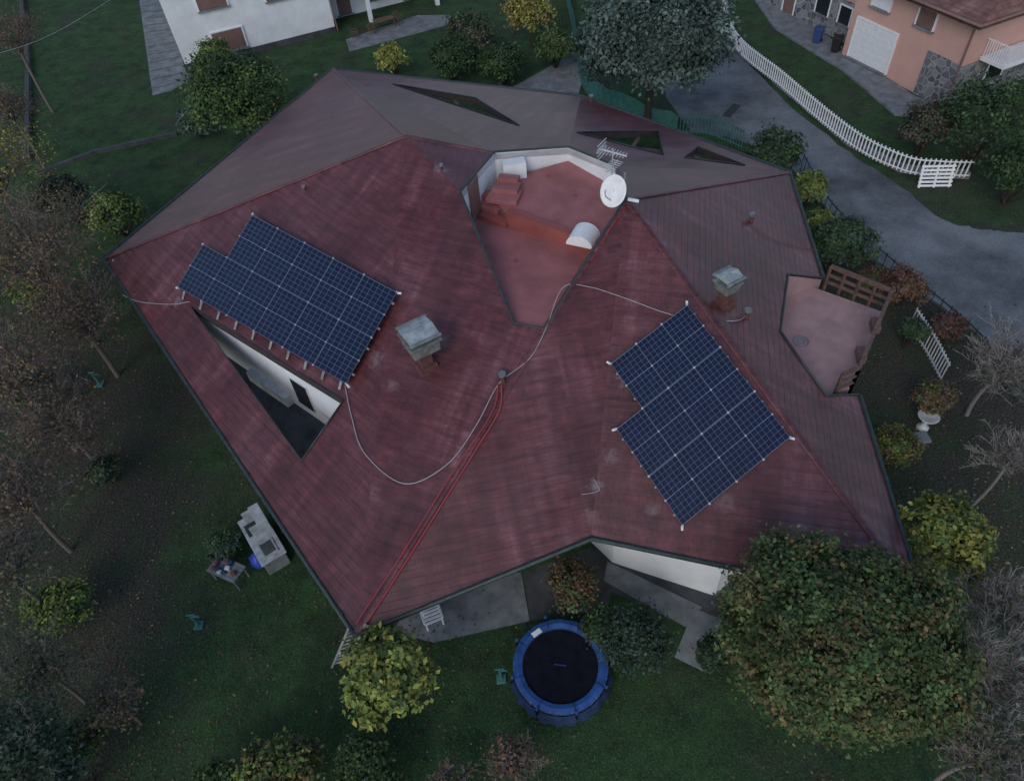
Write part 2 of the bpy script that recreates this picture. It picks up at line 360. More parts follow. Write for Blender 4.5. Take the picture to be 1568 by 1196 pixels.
# ------------------------------------------------------------------ balcony (east)
ZB=4.0
fl=[W(1203,425,ZB),W(1352,478,ZB),W(1303,594,ZB),W(1264,606,ZB),W(1188,512,ZB)]
slab('balcony_slab',[p[:2] for p in fl],ZB-.22,ZB,balc,house)
drop('balcony_wall',[E1,bq[0],bq[1],bq[2],E2],ZB-.2,balc,house,top=-.05)
segs=[]
def rail(p,q,n):
    for i in range(n+1):
        b_=lerp(p,q,i/n); segs.append((b_-Vector((0,0,.25)),b_+Vector((0,0,1.0)),.09))
    for z in(.3,.62,1.02): segs.append((p+Vector((0,0,z)),q+Vector((0,0,z)),.09 if z<1 else .13))
rp=W(1262,440,ZB);rail(rp,fl[1],4);rail(fl[1],fl[2],4);rail(fl[2],fl[3]+Vector((.3,0,0)),1)
bars('balcony_railing',segs,.07,wood,house)
for i,(u,v_) in enumerate(((1338,503),(1316,548))):
    p=W(u,v_,ZB); box('balcony_planter_%d'%i,(p.x,p.y,ZB+.15),(.28,.6,.3),brownsh,house,rz=-.25,bev=.02)
v=[];f=[];p=W(1226,523,ZB)
for r,z in((.09,.012),(.16,.012),(.22,.012),(.3,.012)):
    for k in range(24): v.append(Vector((p.x+r*math.cos(k*math.tau/24),p.y+r*math.sin(k*math.tau/24),ZB+z)))
for a_ in(0,2):
    for k in range(24): f.append((a_*24+k,a_*24+(k+1)%24,(a_+1)*24+(k+1)%24,(a_+1)*24+k))
mesh('balcony_ring_inlay',v,f,concrete,house)
# ------------------------------------------------------------------ chimneys and vents
def chimney(name,u,v,hh,w,cap,bw,bh):
    b=roof(u,v); rz=math.radians(28)
    box(name+'_shaft',b+Vector((0,0,hh/2-.3)),(w,w,hh+.6),brick,house,rz)
    t=b+Vector((0,0,hh))
    box(name+'_head',t+Vector((0,0,bh/2)),(bw,bw,bh),cap,house,rz,.03)
    box(name+'_slab',t+Vector((0,0,bh+.04)),(bw*1.16,bw*1.16,.07),patina,house,rz,.02)
    R=Matrix.Rotation(rz,3,'Z')
    for sx in(-1,1):
        for sy in(-1,1):
            box(name+'_post',t+R@Vector((sx*bw*.38,sy*bw*.38,bh+.16)),(.07,.07,.22),patina,house,rz,0)
    v=[];r=bw*.55
    for p in((-r,-r,0),(r,-r,0),(r,r,0),(-r,r,0),(-r,0,.13),(r,0,.13)): v.append(t+R@Vector(p)+Vector((0,0,bh+.26)))
    mesh(name+'_cowl',v,[(0,1,5,4),(2,3,4,5),(0,4,3),(1,2,5),(3,2,1,0)],metal,house)
    for s in(-1,1): tube(name+'_cowl_roll',[t+R@Vector((-r*1.05,s*r,bh+.26)),t+R@Vector((r*1.05,s*r,bh+.26))],.06,patina,house)
    box(name+'_base_flashing',b+Vector((0,0,.02)),(w*1.5,w*1.5,.3),brick,house,rz,.02)
chimney('chimney_west',652,560,.85,.42,patina,.92,.42)
chimney('chimney_east',1108,466,.65,.36,patina,.6,.25)
def vent(i,u,v,h=.3,r=.08):
    b=roof(u,v); tube('vent_pipe_%d'%i,[b-Vector((0,0,.1)),b+Vector((0,0,h))],r,brick,house)
    tube('vent_cap_%d'%i,[b+Vector((0,0,h)),b+Vector((0,0,h+.07))],r*1.6,patina,house)
for i,p in enumerate(((1150,340),(1143,487),(770,584),(486,124),(676,258,.1,.05),(466,290,.08,.05),(905,157))): vent(i,*p)
# ------------------------------------------------------------------ solar arrays
def array(name,quad,tri,off,nc,nr,missing):
    e=empty(name); TL,TR,BR,BL=[onplane(u,v,tri,off) for u,v in quad]
    n=(TR-TL).cross(BL-TL).normalized(); n=-n if n.z<0 else n
    def g(s,t): return lerp(lerp(TL,TR,s/nc),lerp(BL,BR,s/nc),t/nr)
    for r in range(nr):
        for c_ in range(nc):
            if (c_,r) in missing: continue
            gap=.003; q=[g(c_+gap,r+gap),g(c_+1-gap,r+gap),g(c_+1-gap,r+1-gap),g(c_+gap,r+1-gap)]
            cen=sum(q,Vector())/4; fr=.01
            def ins(p,k):
                d=cen-p; return p+d.normalized()*k*1.6
            v=[p+n*.02 for p in q]+[ins(p,fr)+n*.02 for p in q]+[ins(p,fr)+n*.014 for p in q]+[p-n*.02 for p in q]
            f=[];mi=[];uv=[]
            for k in range(4):
                j=(k+1)%4; f.append((k,j,4+j,4+k));f.append((4+k,4+j,8+j,8+k));f.append((k,12+k,12+j,j));mi+=[0]*3;uv+=[(0,0)]*12
            f.append((8,9,10,11));mi.append(1);uv+=[(0.0,0.0),(6,0.0),(6,10),(0,10)]
            f.append((15,14,13,12));mi.append(0);uv+=[(0,0)]*4
            mesh('panel_%d_%d'%(r,c_),v,f,[frm,cellm],e,uv,mi)
    sg=[]
    for r in range(nr):
        s0_=0 if (0,r) not in missing else 1
        for t in(.22,.78):
            sg.append((g(s0_-.04,r+t)-n*.06,g(nc+.04,r+t)-n*.06,.05))
            for s in np.linspace(s0_+.1,nc-.1,5): sg.append((g(float(s),r+t)-n*.06,g(float(s),r+t)-n*(off),.04))
    bars('rails',sg,.05,alu,e)
    sg=[]
    for r in range(nr+1):
        s0_=1 if (0,0) in missing and r<1 else 0
        for s in range(s0_,nc+1): sg.append((g(s,r)-n*.01,g(s,r)+n*.034,.06))
        if r<nr:
            s1_=1 if (0,r) in missing else 0
            for s in range(s1_,nc+1): sg.append((g(s,r+.5)-n*.01,g(s,r+.5)+n*.034,.05))
    bars('clamps',sg,.05,alu,e)
    for (s,t) in ((0 if (0,0) not in missing else 1,0),(nc,nr-1e-3),(0,nr),(nc,0),(0,1)):
        p=g(s,t); d_=(p-g(nc/2,nr/2)).normalized(); tube('bracket',[p-n*.05,p+d_*.14-n*.06],.04,white_p,e)
    return e
array('solar_panel_array',((350,310),(608,448),(530,588),(272,440)),T1,.32,6,2,{(0,0)})
array('solar_panel_array',((896,587),(1052,467),(1210,670),(1045,805)),T7,.2,4,3,{(0,0)})
e=empty('panel_support_struts'); sg=[]
for t in np.linspace(.04,.97,10):
    u=272+258*t; v_=440+148*t; p=onplane(u,v_,T1,.3); sg.append((p,onplane(u-3,v_+12,T1,.05),.07))
bars('struts',sg,.06,metal,e)
# ------------------------------------------------------------------ dish, antenna
e=empty('satellite_dish'); v=[];f=[]
nr_,ns_=6,32
for i in range(nr_+1):
    r=.47*i/nr_
    for k in range(ns_): a_=k*math.tau/ns_; v.append(Vector((r*math.cos(a_),r*math.sin(a_)*1.1,.38*r*r)))
for i in range(nr_):
    for k in range(ns_): f.append((i*ns_+k,i*ns_+(k+1)%ns_,(i+1)*ns_+(k+1)%ns_,(i+1)*ns_+k))
o=mesh('reflector',v,f,white_p,e,smooth=True); so=o.modifiers.new('s','SOLIDIFY'); so.thickness=.02
cen=W(941,293,9.75); o.location=cen
dirv=Vector((-.72,-.7,.55)).normalized(); o.rotation_mode='QUATERNION'; o.rotation_quaternion=dirv.to_track_quat('Z','Y')
tube('feed_arm',[cen-Vector((0,0,.45)),cen+dirv*.55-Vector((0,0,.2)),cen+dirv*.6],.018,metal,e); tube('lnb',[cen+dirv*.56,cen+dirv*.68],.045,white_p,e)
tube('mast',[P2+Vector((-.05,.12,-.2)),Vector((P2.x-.05,P2.y+.12,9.9))],.035,metal,e); tube('arm',[Vector((P2.x-.05,P2.y+.12,9.7)),cen-dirv*.02],.03,metal,e)
tube('roof_foot',[P2+Vector((.05,-.1,.05)),P2+Vector((.4,-.2,.0))],.06,white_p,e)
e=empty('tv_antenna'); m0=P2+Vector((-.4,.5,-.3)); tube('mast',[m0,m0+Vector((0,0,1.9))],.025,metal,e)
bm=m0+Vector((0,0,1.75)); dx=Vector((.8,-.6,0)); px_=Vector((.6,.8,0)); sg=[(bm-dx*.5,bm+dx*.5,.04)]
for k in range(9): c_=bm+dx*(-.45+.11*k); w_=.26-.012*k; sg.append((c_-px_*w_,c_+px_*w_,.02))
for z in(-.25,-.12,0,.12,.25): sg.append((bm-dx*.4-px_*.3+Vector((0,0,z)),bm-dx*.4+px_*.3+Vector((0,0,z)),.02))
b2=bm-Vector((0,0,.5)); sg.append((b2-px_*.4,b2+px_*.4,.04))
for k in range(7): c_=b2+px_*(-.36+.12*k); sg.append((c_-dx*.2,c_+dx*.2,.02))
bars('elements',sg,.02,dirtywhite,e)
# ------------------------------------------------------------------ cables
def rc(name,pts,r,m,off=.05):
    P=[roof(u,v,off) for u,v in pts]; return tube(name,cat(P),r,m)
rc('electric_cable',[(530,592),(540,640),(560,695),(620,741),(685,712),(728,655),(757,600),(770,582)],.016,whcab)
rc('electric_cable',[(775,578),(812,548),(836,503),(862,442),(900,440),(950,455),(1040,486),(1120,493),(1140,485)],.013,whcab)
rc('electric_cable',[(188,452),(215,463),(262,467),(292,463)],.014,whcab)
rc('electric_cable',[(910,735),(918,750),(905,755),(890,757)],.012,whcab)
rc('lifeline_cable',[(769,592),(764,630),(728,690),(700,735),(628,850),(556,962)],.028,redcab,.1)
rc('lifeline_cable',[(764,590),(757,628),(720,688),(690,732),(618,848),(547,955)],.02,redcab,.1)
rc('antenna_cable',[(958,318),(935,350),(920,378),(905,400)],.015,redcab)
rc('antenna_cable',[(1150,345),(1185,370),(1245,385)],.012,brick)
tube('power_line',cat([W(-120,110,8),W(60,62,7.6),W(200,-20,7.8)],10),.013,metal)
# ------------------------------------------------------------------ ground
def groundmat():
    m,nt,b=newmat('ground_grass'); L=nt.links.new
    g=N(nt,'ShaderNodeNewGeometry')
    def noise(s,d=6,r=.6):
        n=N(nt,'ShaderNodeTexNoise'); n.inputs['Scale'].default_value=s; n.inputs['Detail'].default_value=d; n.inputs['Roughness'].default_value=r; L(g.outputs['Position'],n.inputs['Vector']); return n
    def mr(src,a,b_,c=0,d=1):
        r=N(nt,'ShaderNodeMapRange'); r.inputs[1].default_value=a;r.inputs[2].default_value=b_;r.inputs[3].default_value=c;r.inputs[4].default_value=d; L(src,r.inputs[0]); return r.outputs[0]
    n1=noise(.3,6,.7); n2=noise(.8,7,.82); n4=noise(14,3)
    r=N(nt,'ShaderNodeValToRGB'); e=r.color_ramp.elements; e[0].position=.36;e[0].color=(.023,.036,.02,1); e[1].position=.68;e[1].color=(.052,.115,.04,1)
    L(n2.outputs['Fac'],r.inputs['Fac'])
    r2=N(nt,'ShaderNodeValToRGB'); e=r2.color_ramp.elements; e[0].position=.3;e[0].color=(.032,.029,.025,1); e[1].position=.75;e[1].color=(.09,.077,.065,1)
    L(n4.outputs['Fac'],r2.inputs['Fac'])
    sx=N(nt,'ShaderNodeSeparateXYZ'); L(g.outputs['Position'],sx.inputs[0])
    wm=N(nt,'ShaderNodeMath',operation='MULTIPLY'); L(mr(sx.outputs[0],-9,-14,0,.2),wm.inputs[0]); L(mr(sx.outputs[1],34,26,0,1),wm.inputs[1])
    em=N(nt,'ShaderNodeMath',operation='MULTIPLY'); L(mr(sx.outputs[0],12,15,0,.22),em.inputs[0]); L(mr(sx.outputs[1],34,26,0,1),em.inputs[1])
    ad=N(nt,'ShaderNodeMath'); L(n1.outputs['Fac'],ad.inputs[0]); L(wm.outputs[0],ad.inputs[1])
    ad2=N(nt,'ShaderNodeMath'); L(ad.outputs[0],ad2.inputs[0]); L(em.outputs[0],ad2.inputs[1])
    mx=N(nt,'ShaderNodeMix',data_type='RGBA'); L(mr(ad2.outputs[0],.51,.76),mx.inputs[0]); L(r.outputs[0],mx.inputs[6]); L(r2.outputs[0],mx.inputs[7])
    vs_=N(nt,'ShaderNodeVectorMath',operation='SCALE'); L(mx.outputs[2],vs_.inputs[0]); L(mr(n4.outputs['Fac'],.3,.7,.65,1.35),vs_.inputs['Scale']); L(vs_.outputs[0],b.inputs['Base Color'])
    b.inputs['Roughness'].default_value=.95; b.inputs['Specular IOR Level'].default_value=.15
    bp=N(nt,'ShaderNodeBump'); bp.inputs['Strength'].default_value=.6; bp.inputs['Distance'].default_value=.05; L(n4.outputs['Fac'],bp.inputs['Height']); L(bp.outputs['Normal'],b.inputs['Normal'])
    return m
mesh('ground',[(-250,-120,0),(250,-120,0),(250,400,0),(-250,400,0)],[(0,1,2,3)],groundmat())
def roadmat():
    m,nt,b=newmat('gravel_asphalt'); L=nt.links.new
    g=N(nt,'ShaderNodeNewGeometry')
    def nz(s,d,ro):
        n=N(nt,'ShaderNodeTexNoise'); n.inputs['Scale'].default_value=s; n.inputs['Detail'].default_value=d; n.inputs['Roughness'].default_value=ro; L(g.outputs['Position'],n.inputs['Vector']); return n
    a=nz(.2,7,.7); f=nz(9,5,.8)
    r=N(nt,'ShaderNodeValToRGB'); e=r.color_ramp.elements; e[0].position=.38; e[0].color=(.075,.084,.092,1); e[1].position=.62; e[1].color=(.2,.215,.23,1); L(a.outputs['Fac'],r.inputs['Fac'])
    q=N(nt,'ShaderNodeMapRange'); q.inputs[1].default_value=.3;q.inputs[2].default_value=.7;q.inputs[3].default_value=.7;q.inputs[4].default_value=1.28; L(f.outputs['Fac'],q.inputs[0])
    s=N(nt,'ShaderNodeVectorMath',operation='SCALE'); L(r.outputs[0],s.inputs[0]); L(q.outputs[0],s.inputs['Scale']); L(s.outputs[0],b.inputs['Base Color'])
    b.inputs['Roughness'].default_value=.9; b.inputs['Specular IOR Level'].default_value=.2
    bp=N(nt,'ShaderNodeBump'); bp.inputs['Strength'].default_value=.4; bp.inputs['Distance'].default_value=.02; L(f.outputs['Fac'],bp.inputs['Height']); L(bp.outputs['Normal'],b.inputs['Normal'])
    return m
def px(l,z=0): return [W(u,v,z)[:2] for u,v in l]
rl=[W(u,v,0) for u,v in ((1112,60),(1190,143),(1300,232),(1378,285),(1440,335),(1500,350),(1568,356),(1750,350))]
rr=[W(u,v,0) for u,v in ((1800,640),(1600,590),(1500,512),(1400,440),(1320,385),(1262,315),(1215,262),(1150,222),(1060,200))]
jit=lambda P:[(p.x+rng.normal()*.06,p.y+rng.normal()*.06) for p in P]
road=px([(1020,150),(1000,-60),(1118,-60)])+jit(cat(rl,7))+jit(cat(rr,7))
sheet('gravel_road',road,.004,roadmat())
patio1=px([(640,905),(798,876),(811,951),(665,984),(600,968)]); sheet('patio',patio1,.02,concrete)
patio2=px([(800,876),(905,838),(1180,890),(1135,925),(1110,950),(1055,962),(935,905),(930,935),(812,950)]); sheet('patio',patio2,.012,concdark)
slab1=px([(1062,932),(1106,948),(1076,1027),(1033,1006)]); slab('paving_slab',slab1,0,.05,concrete)
p3=px([(930,860),(1075,930),(1050,960),(925,890)]); slab('paving_slab',p3,0,.04,concrete)
path1=px([(205,-60),(240,-60),(262,25),(285,112),(300,120),(262,140),(234,147)]); slab('garden_path',path1,0,.05,concrete)
path2=px([(785,135),(880,82),(900,95),(885,150),(815,150)]); slab('garden_path',path2,0,.05,concrete)
path3=px([(1165,-20),(1215,22),(1300,82),(1400,150),(1440,165),(1425,182),(1370,178),(1290,110),(1185,45),(1140,-20)]); slab('pavement',path3,0,.12,concrete)
path4=px([(530,62),(640,25),(690,25),(690,38),(535,80)]); slab('terrace_paving',path4,0,.06,concrete)
sg=[]
for t in np.linspace(.03,.97,16):
    p=lerp(W(212,-30,.055),W(236,143,.055),t); q=lerp(W(243,-30,.055),W(284,130,.055),t); sg.append((p,q,.03))
bars('path_joints',sg,.02,concdark)
def wallline(name,pts,h,w,mat):
    P=[W(u,v,0) for u,v in pts]; L=[];R_=[]
    for i,p in enumerate(P):
        d=(P[min(i+1,len(P)-1)]-P[max(i-1,0)]).normalized(); n_=Vector((-d.y,d.x,0)); L.append((p+n_*w/2)[:2]); R_.append((p-n_*w/2)[:2])
    return slab(name,L+R_[::-1],0,h,mat)
wallline('garden_wall',[(28,-60),(45,100),(45,250)],.35,.3,concdark)
wallline('garden_wall',[(60,268),(150,235),(272,208)],.25,.25,concdark)
wallline('road_kerb',[(1150,222),(1215,262),(1262,315),(1320,385),(1400,440),(1500,512),(1600,590)],.12,.15,concrete)
wallline('retaining_wall',[(1100,-40),(1118,62),(1195,134),(1300,222),(1378,262),(1430,270),(1482,272)],.35,.35,stonem)
# ------------------------------------------------------------------ fences
def fence(name,pts,base,h,step,mat,pw=.05):
    P=[W(u,v,base) for u,v in pts]; C_=cat(P,10); sg=[];acc=0
    for a_,b_ in zip(C_,C_[1:]):
        L=(b_-a_).length
        for z in(.12,h-.12): sg.append((a_+Vector((0,0,z)),b_+Vector((0,0,z)),.05))
        while acc<L:
            p=lerp(a_,b_,acc/L); sg.append((p,p+Vector((0,0,h)),pw)); acc+=step
        acc-=L
    return bars(name,sg,pw,mat)
fence('white_picket_fence',[(1100,-40),(1118,62),(1195,134),(1300,222),(1378,262),(1430,270),(1482,272)],.35,1.0,.24,white_p,.06)
fence('teal_fence',[(1035,205),(1085,208),(1135,228)],0,1.2,.2,teal,.05)
fence('white_gate_fence',[(1392,500),(1420,545),(1440,585)],0,1.1,.2,dirtywhite,.04)
fence('garden_wire_fence',[(1225,262),(1262,330),(1330,400),(1400,460),(1480,530),(1560,620)],0,1.1,.5,gutterm,.03)
e=[W(862,-20,0),W(880,60,0),W(903,150,0),W(1035,215,0)]; C_=cat(e,8); v=[];f=[]
for i,p in enumerate(C_): v+=[p,p+Vector((.05*math.sin(i*2),0,1.5+.1*math.sin(i*1.7)))]
for i in range(len(C_)-1): f.append((2*i,2*i+2,2*i+3,2*i+1))
mesh('green_mesh_fence',v,f,teal)
# ------------------------------------------------------------------ white house
wh=empty('white_house')
w0=W(287,108,0);w1=W(515,50,0);ex=(w1-w0).normalized();ey=Vector((-ex.y,ex.x,0)); HW=7.2
L1=(w1-w0).length
fp=[w0,w1,w1+ey*2.6,w1+ey*2.6+ex*9,w0+ey*12+ex*(L1+9),w0+ey*12]; fp_w=[p[:2] for p in fp]
slab('walls',fp_w,0,HW,white,wh)
pl=[p-ey*.04 for p in(w0,w1)]; drop('plinth',[Vector((p.x,p.y,.45)) for p in pl],0,concdark,wh,top=0)
slab('balcony',[p[:2] for p in(w1+ex*.02,w1+ex*9,w1+ex*9+ey*2.58,w1+ey*2.58+ex*.02)],2.9,3.15,white,wh)
for t in(3,8.7): box('post',w1+ex*t+ey*.3+Vector((0,0,1.45)),(.3,.3,2.9),white,wh,math.atan2(ex.y,ex.x))
sg=[]
for k in range(46): p=w1+ex*(.1+k*.195)+ey*.1+Vector((0,0,3.15)); sg.append((p,p+Vector((0,0,1)),.03))
sg.append((w1+ex*.1+ey*.1+Vector((0,0,4.15)),w1+ex*9+ey*.1+Vector((0,0,4.15)),.06)); bars('balcony_railing',sg,.03,brownsh,wh)
def win(par,o,exx,eyy,t,z,w,h,mat,th=.06,name='window'):
    a_=math.atan2(exx.y,exx.x); c_=o+exx*t-eyy*.02+Vector((0,0,z))
    box(name,c_,(w,th*2,h),mat,par,a_,.01)
    for s in(-1,1): box(name+'_jamb',c_+exx*s*(w/2+.05)-eyy*.01,(.1,th*2+.06,h+.2),white_p,par,a_,.01)
    box(name+'_sill',c_-Vector((0,0,h/2+.06))-eyy*.05,(w+.3,th*2+.16,.08),concrete,par,a_,.01); box(name+'_head',c_+Vector((0,0,h/2+.05))-eyy*.01,(w,th*2+.05,.1),white_p,par,a_,.01)
win(wh,w0,ex,ey,3.6,1.35,2.2,1.35,brownsh)
win(wh,w0,ex,ey,3.3,4.3,2.0,1.3,brownsh);win(wh,w0,ex,ey,7.9,3.9,1.7,1.3,brownsh)
w2=w1+ey*2.6
win(wh,w2,ex,ey,1.6,1.3,1.1,2.2,brownsh);win(wh,w2,ex,ey,4.6,1.5,1.8,1.5,glassd);win(wh,w2,ex,ey,7.2,1.3,1.0,2.2,brownsh)
tube('downpipe',[w1+ex*.12-ey*.1+Vector((0,0,.1)),w1+ex*.12-ey*.1+Vector((0,0,HW))],.06,brownsh,wh)
o_=.8; q=[w0-ex*o_-ey*o_,w0+ex*(L1+9.8)-ey*o_,w0+ex*(L1+9.8)+ey*12.8,w0-ex*o_+ey*12.8]; q=[p+Vector((0,0,HW-.1)) for p in q]
ra=w0+ex*5+ey*6+Vector((0,0,HW+2.4)); rb=w0+ex*(L1+4)+ey*6+Vector((0,0,HW+2.4))
for i,l in enumerate(([q[0],q[1],rb,ra],[q[1],q[2],rb],[q[2],q[3],ra,rb],[q[3],q[0],ra])): facet('roof_%d'%i,[l],tile2,wh,soffit)
def table(name,p,w,d_,h,mat,rz=0):
    e=empty(name,p); e.rotation_euler=(0,0,rz)
    for k in range(5): box('plank_%d'%k,(0,-d_/2+d_/5*(k+.5),h),(w,d_/5-.015,.03),mat,e)
    for sx in(-1,1):
        for sy in(-1,1): box('leg',(sx*(w/2-.08),sy*(d_/2-.08),h/2-.01),(.05,.05,h-.02),mat,e)
    return e
def chair(name,p,mat,rz=0):
    e=empty(name,p); e.rotation_euler=(0,0,rz)
    for k in range(5): box('seat_slat_%d'%k,(0,-.2+.1*k,.42),(.48,.07,.025),mat,e)
    for k in range(4): box('back_slat_%d'%k,(0,.27+.025*k,.52+.11*k),(.48,.02,.07),mat,e,rx=-.2)
    for sx in(-1,1):
        box('front_leg',(sx*.22,-.2,.21),(.04,.04,.42),mat,e); box('rear_leg',(sx*.22,.28,.45),(.04,.04,.92),mat,e,rx=-.15); box('arm',(sx*.25,0,.64),(.05,.5,.03),mat,e); box('arm_post',(sx*.25,-.2,.53),(.03,.03,.22),mat,e)
    return e
az=math.atan2(ex.y,ex.x)
table('garden_table',W(590,45,.06),1.6,.8,.74,wood,az); chair('garden_chair',W(570,52,.06),wood,az+3.1); chair('garden_chair',W(612,38,.06),wood,az+.4);chair('garden_chair',W(545,60,.06),wood,az+1.4)
# ------------------------------------------------------------------ pink house
ph=empty('pink_house')
q1=W(1443,165,0);q2=W(1288,86,0);fx=(q1-q2).normalized();fy=Vector((-fx.y,fx.x,0)); HP=5.3
wing=q2+fy*1.6
fp=[q1,q1+fy*11,wing+fy*9.4-fx*10,wing-fx*10,wing,q2]; fp_p=[p[:2] for p in fp]
slab('walls',fp_p,0,HP,pinkpl,ph)
def cladding(name,a_,b_,nn,z0,z1,th=.07): slab(name,[p[:2] for p in(a_,b_,b_+nn*th,a_+nn*th)],z0,z1,stonem,ph)
cladding('stone_corner',q1-fx*2.2,q1+fx*.07,-fy,0,2.6); cladding('stone_side',q1,q1+fy*11,fx,0,2.4)
cladding('stone_wing',wing-fx*10,wing-fx*.02,-fy,0,2.5)
win(ph,q2,fx,fy,2.2,1.45,3.2,2.4,white_p,name='garage_door')
gd=[(q2+fx*.65-fy*.085+Vector((0,0,.4+.4*k)),q2+fx*3.75-fy*.085+Vector((0,0,.4+.4*k)),.012) for k in range(6)]; bars('garage_door_grooves',gd,.012,dirtywhite,ph)
win(ph,q2,fx,fy,2.0,4.3,1.3,1.3,white_p); win(ph,q2,fx,fy,5.4,4.3,1.2,1.3,brownsh)
win(ph,wing,fx,fy,-7.2,1.2,1.1,2.2,brownsh,name='front_door');win(ph,wing,fx,fy,-4.0,1.6,1.2,1.1,glassd);win(ph,wing,fx,fy,-1.9,1.6,1.0,1.1,glassd)
win(ph,q1,fy,-fx,3.4,1.5,1.4,1.2,glassd);win(ph,q1,fy,-fx,7,4.2,1.4,1.4,brownsh)
tube('downpipe',[q1+fx*.14-fy*.1,q1+fx*.14-fy*.1+Vector((0,0,HP))],.06,brownsh,ph)
bc=q1+fy*1.5+fx*.08; slab('side_balcony',[p[:2] for p in(bc,bc+fy*8,bc+fy*8+fx*1.6,bc+fx*1.6)],2.5,2.7,white,ph)
sg=[]
for k in range(54): p=bc+fy*(.05+k*.148)+fx*1.55+Vector((0,0,2.7)); sg.append((p,p+Vector((0,0,1)),.03))
for k in range(10): p=bc+fy*.05+fx*(.1+k*.15)+Vector((0,0,2.7)); sg.append((p,p+Vector((0,0,1)),.03))
sg+=[(bc+fy*.05+fx*1.55+Vector((0,0,3.7)),bc+fy*8+fx*1.55+Vector((0,0,3.7)),.06),(bc+fy*.05+Vector((0,0,3.7)),bc+fy*.05+fx*1.55+Vector((0,0,3.7)),.06)]
bars('side_balcony_railing',sg,.03,white_p,ph)
o_=1.0; rr0=q2-fx*11-fy*o_
q=[rr0,q1+fx*o_-fy*o_,q1+fx*o_+fy*12,rr0+fy*13]; q=[p+Vector((0,0,HP-.05)) for p in q]
q[0]=q2+fx*2.0-fy*o_+Vector((0,0,HP-.05)); q[3]=q[0]+fy*13
ra=(q[0]+q[3])/2+fx*2.5+Vector((0,0,1.8)); rb=(q[1]+q[2])/2-fx*2.5+Vector((0,0,1.8))
for i,l in enumerate(([q[0],q[1],rb,ra],[q[1],q[2],rb],[q[2],q[3],ra,rb],[q[3],q[0],ra])): facet('roof_%d'%i,[l],tile2,ph,soffit)
tube('eave_gutter',[q[0],q[1],q[2]],.09,brownsh,ph)
wr=[wing-fx*11-fy*.9,wing+fx*4.5-fy*.9,wing+fx*4.5+fy*10,wing-fx*11+fy*10]; wr=[p+Vector((0,0,HP+.02)) for p in wr]; rr_=(wr[1]+wr[2])/2+Vector((0,0,2)); rl_=(wr[0]+wr[3])/2+Vector((0,0,2))
for i,l in enumerate(([wr[0],wr[1],rr_,rl_],[wr[2],wr[3],rl_,rr_])): facet('wing_roof_%d'%i,[l],tile2,ph,soffit)
def bin_(p,mat):
    e=empty('wheelie_bin',p); e.rotation_euler=(0,0,-.6)
    v=[]
    for z,w_,d_ in((.08,.22,.24),(.95,.29,.33)):
        for sx,sy in((-1,-1),(1,-1),(1,1),(-1,1)): v.append((sx*w_,sy*d_,z))
    mesh('body',v,[(0,1,5,4),(1,2,6,5),(2,3,7,6),(3,0,4,7),(4,5,6,7),(3,2,1,0)],mat,e)
    box('lid',(0,0,.99),(.62,.72,.07),mat,e,bev=.03)
    for s in(-1,1): tube('wheel',[(s*.24,.26,.1),(s*.3,.26,.1)],.1,blackm,e)
bin_(W(1250,66,.12),pm('bin_blue',(.03,.07,.2),.5,.1,2,0)); bin_(W(1278,80,.12),pm('bin_dark',(.02,.02,.022),.5,.1,2,0))
e=empty('white_pallet',W(1430,288,0)); e.rotation_euler=(math.radians(72),0,math.radians(-8))
for k in range(6): box('slat_%d'%k,(0,.12+.2*k,0),(1.7,.12,.03),white_p,e)
for k in(-.75,0,.75): box('stringer',(k,.6,-.06),(.1,1.2,.09),white_p,e)
e=empty('drain_grate',W(1120,170,0)); e.rotation_euler=(0,0,.9)
box('frame',(0,0,.02),(1.7,.5,.03),darkm,e)
for k in range(9): box('bar_%d'%k,(-.72+.18*k,0,.045),(.05,.46,.03),gutterm,e)
# ------------------------------------------------------------------ trampoline
tc_=W(858,1018,.85); e=empty('trampoline',(tc_.x,tc_.y,0)); R0=1.42
def circ(r,z,n=48,ph_=0): return [Vector((r*math.cos(ph_+k*math.tau/n),r*math.sin(ph_+k*math.tau/n),z)) for k in range(n)]
tube('frame_ring',circ(R0,.82),.035,metal,e,True)
def ringm(name,r0,z0,r1,z1,mat,n=96,wav=0):
    a_=circ(r0,z0,n);b_=circ(r1,z1,n)
    for k in range(n):
        w=.012*math.sin(k*2.7)+.01*math.sin(k*.9); a_[k].z+=w
        if not wav: b_[k].z+=w
        if wav: b_[k]=b_[k]*(1+wav*math.sin(k*1.3)*.5); b_[k].z=z1+wav*math.sin(k*2.1)
    return mesh(name,a_+b_,[(k,(k+1)%n,n+(k+1)%n,n+k) for k in range(n)],mat,e,smooth=True)
ringm('pad_top',1.16,.86,1.30,.90,bluep); ringm('pad_outer',1.30,.90,1.45,.86,bluep); ringm('pad_edge',1.45,.86,1.47,.70,darkblue,96,.03); ringm('pad_inner',1.16,.86,1.14,.80,darkblue)
v=[Vector((0,0,.74))];f=[]
for i in range(1,7): v+=[Vector((p.x,p.y,.74+.06*(i/6)**2)) for p in circ(1.16*i/6,0)]
for k in range(48): f.append((0,1+k,1+(k+1)%48))
for i in range(5):
    for k in range(48): f.append((1+i*48+k,1+(i+1)*48+k,1+(i+1)*48+(k+1)%48,1+i*48+(k+1)%48))
mesh('jump_mat',v,f,blackm,e,smooth=True)
for k in range(6):
    a_=k*math.tau/6+.35; d1=Vector((math.cos(a_-.22),math.sin(a_-.22),0)); d2=Vector((math.cos(a_+.22),math.sin(a_+.22),0))
    tube('leg_%d'%k,[d1*1.42+Vector((0,0,.8)),d1*1.46+Vector((0,0,.03)),d2*1.46+Vector((0,0,.03)),d2*1.42+Vector((0,0,.8))],.025,metal,e)
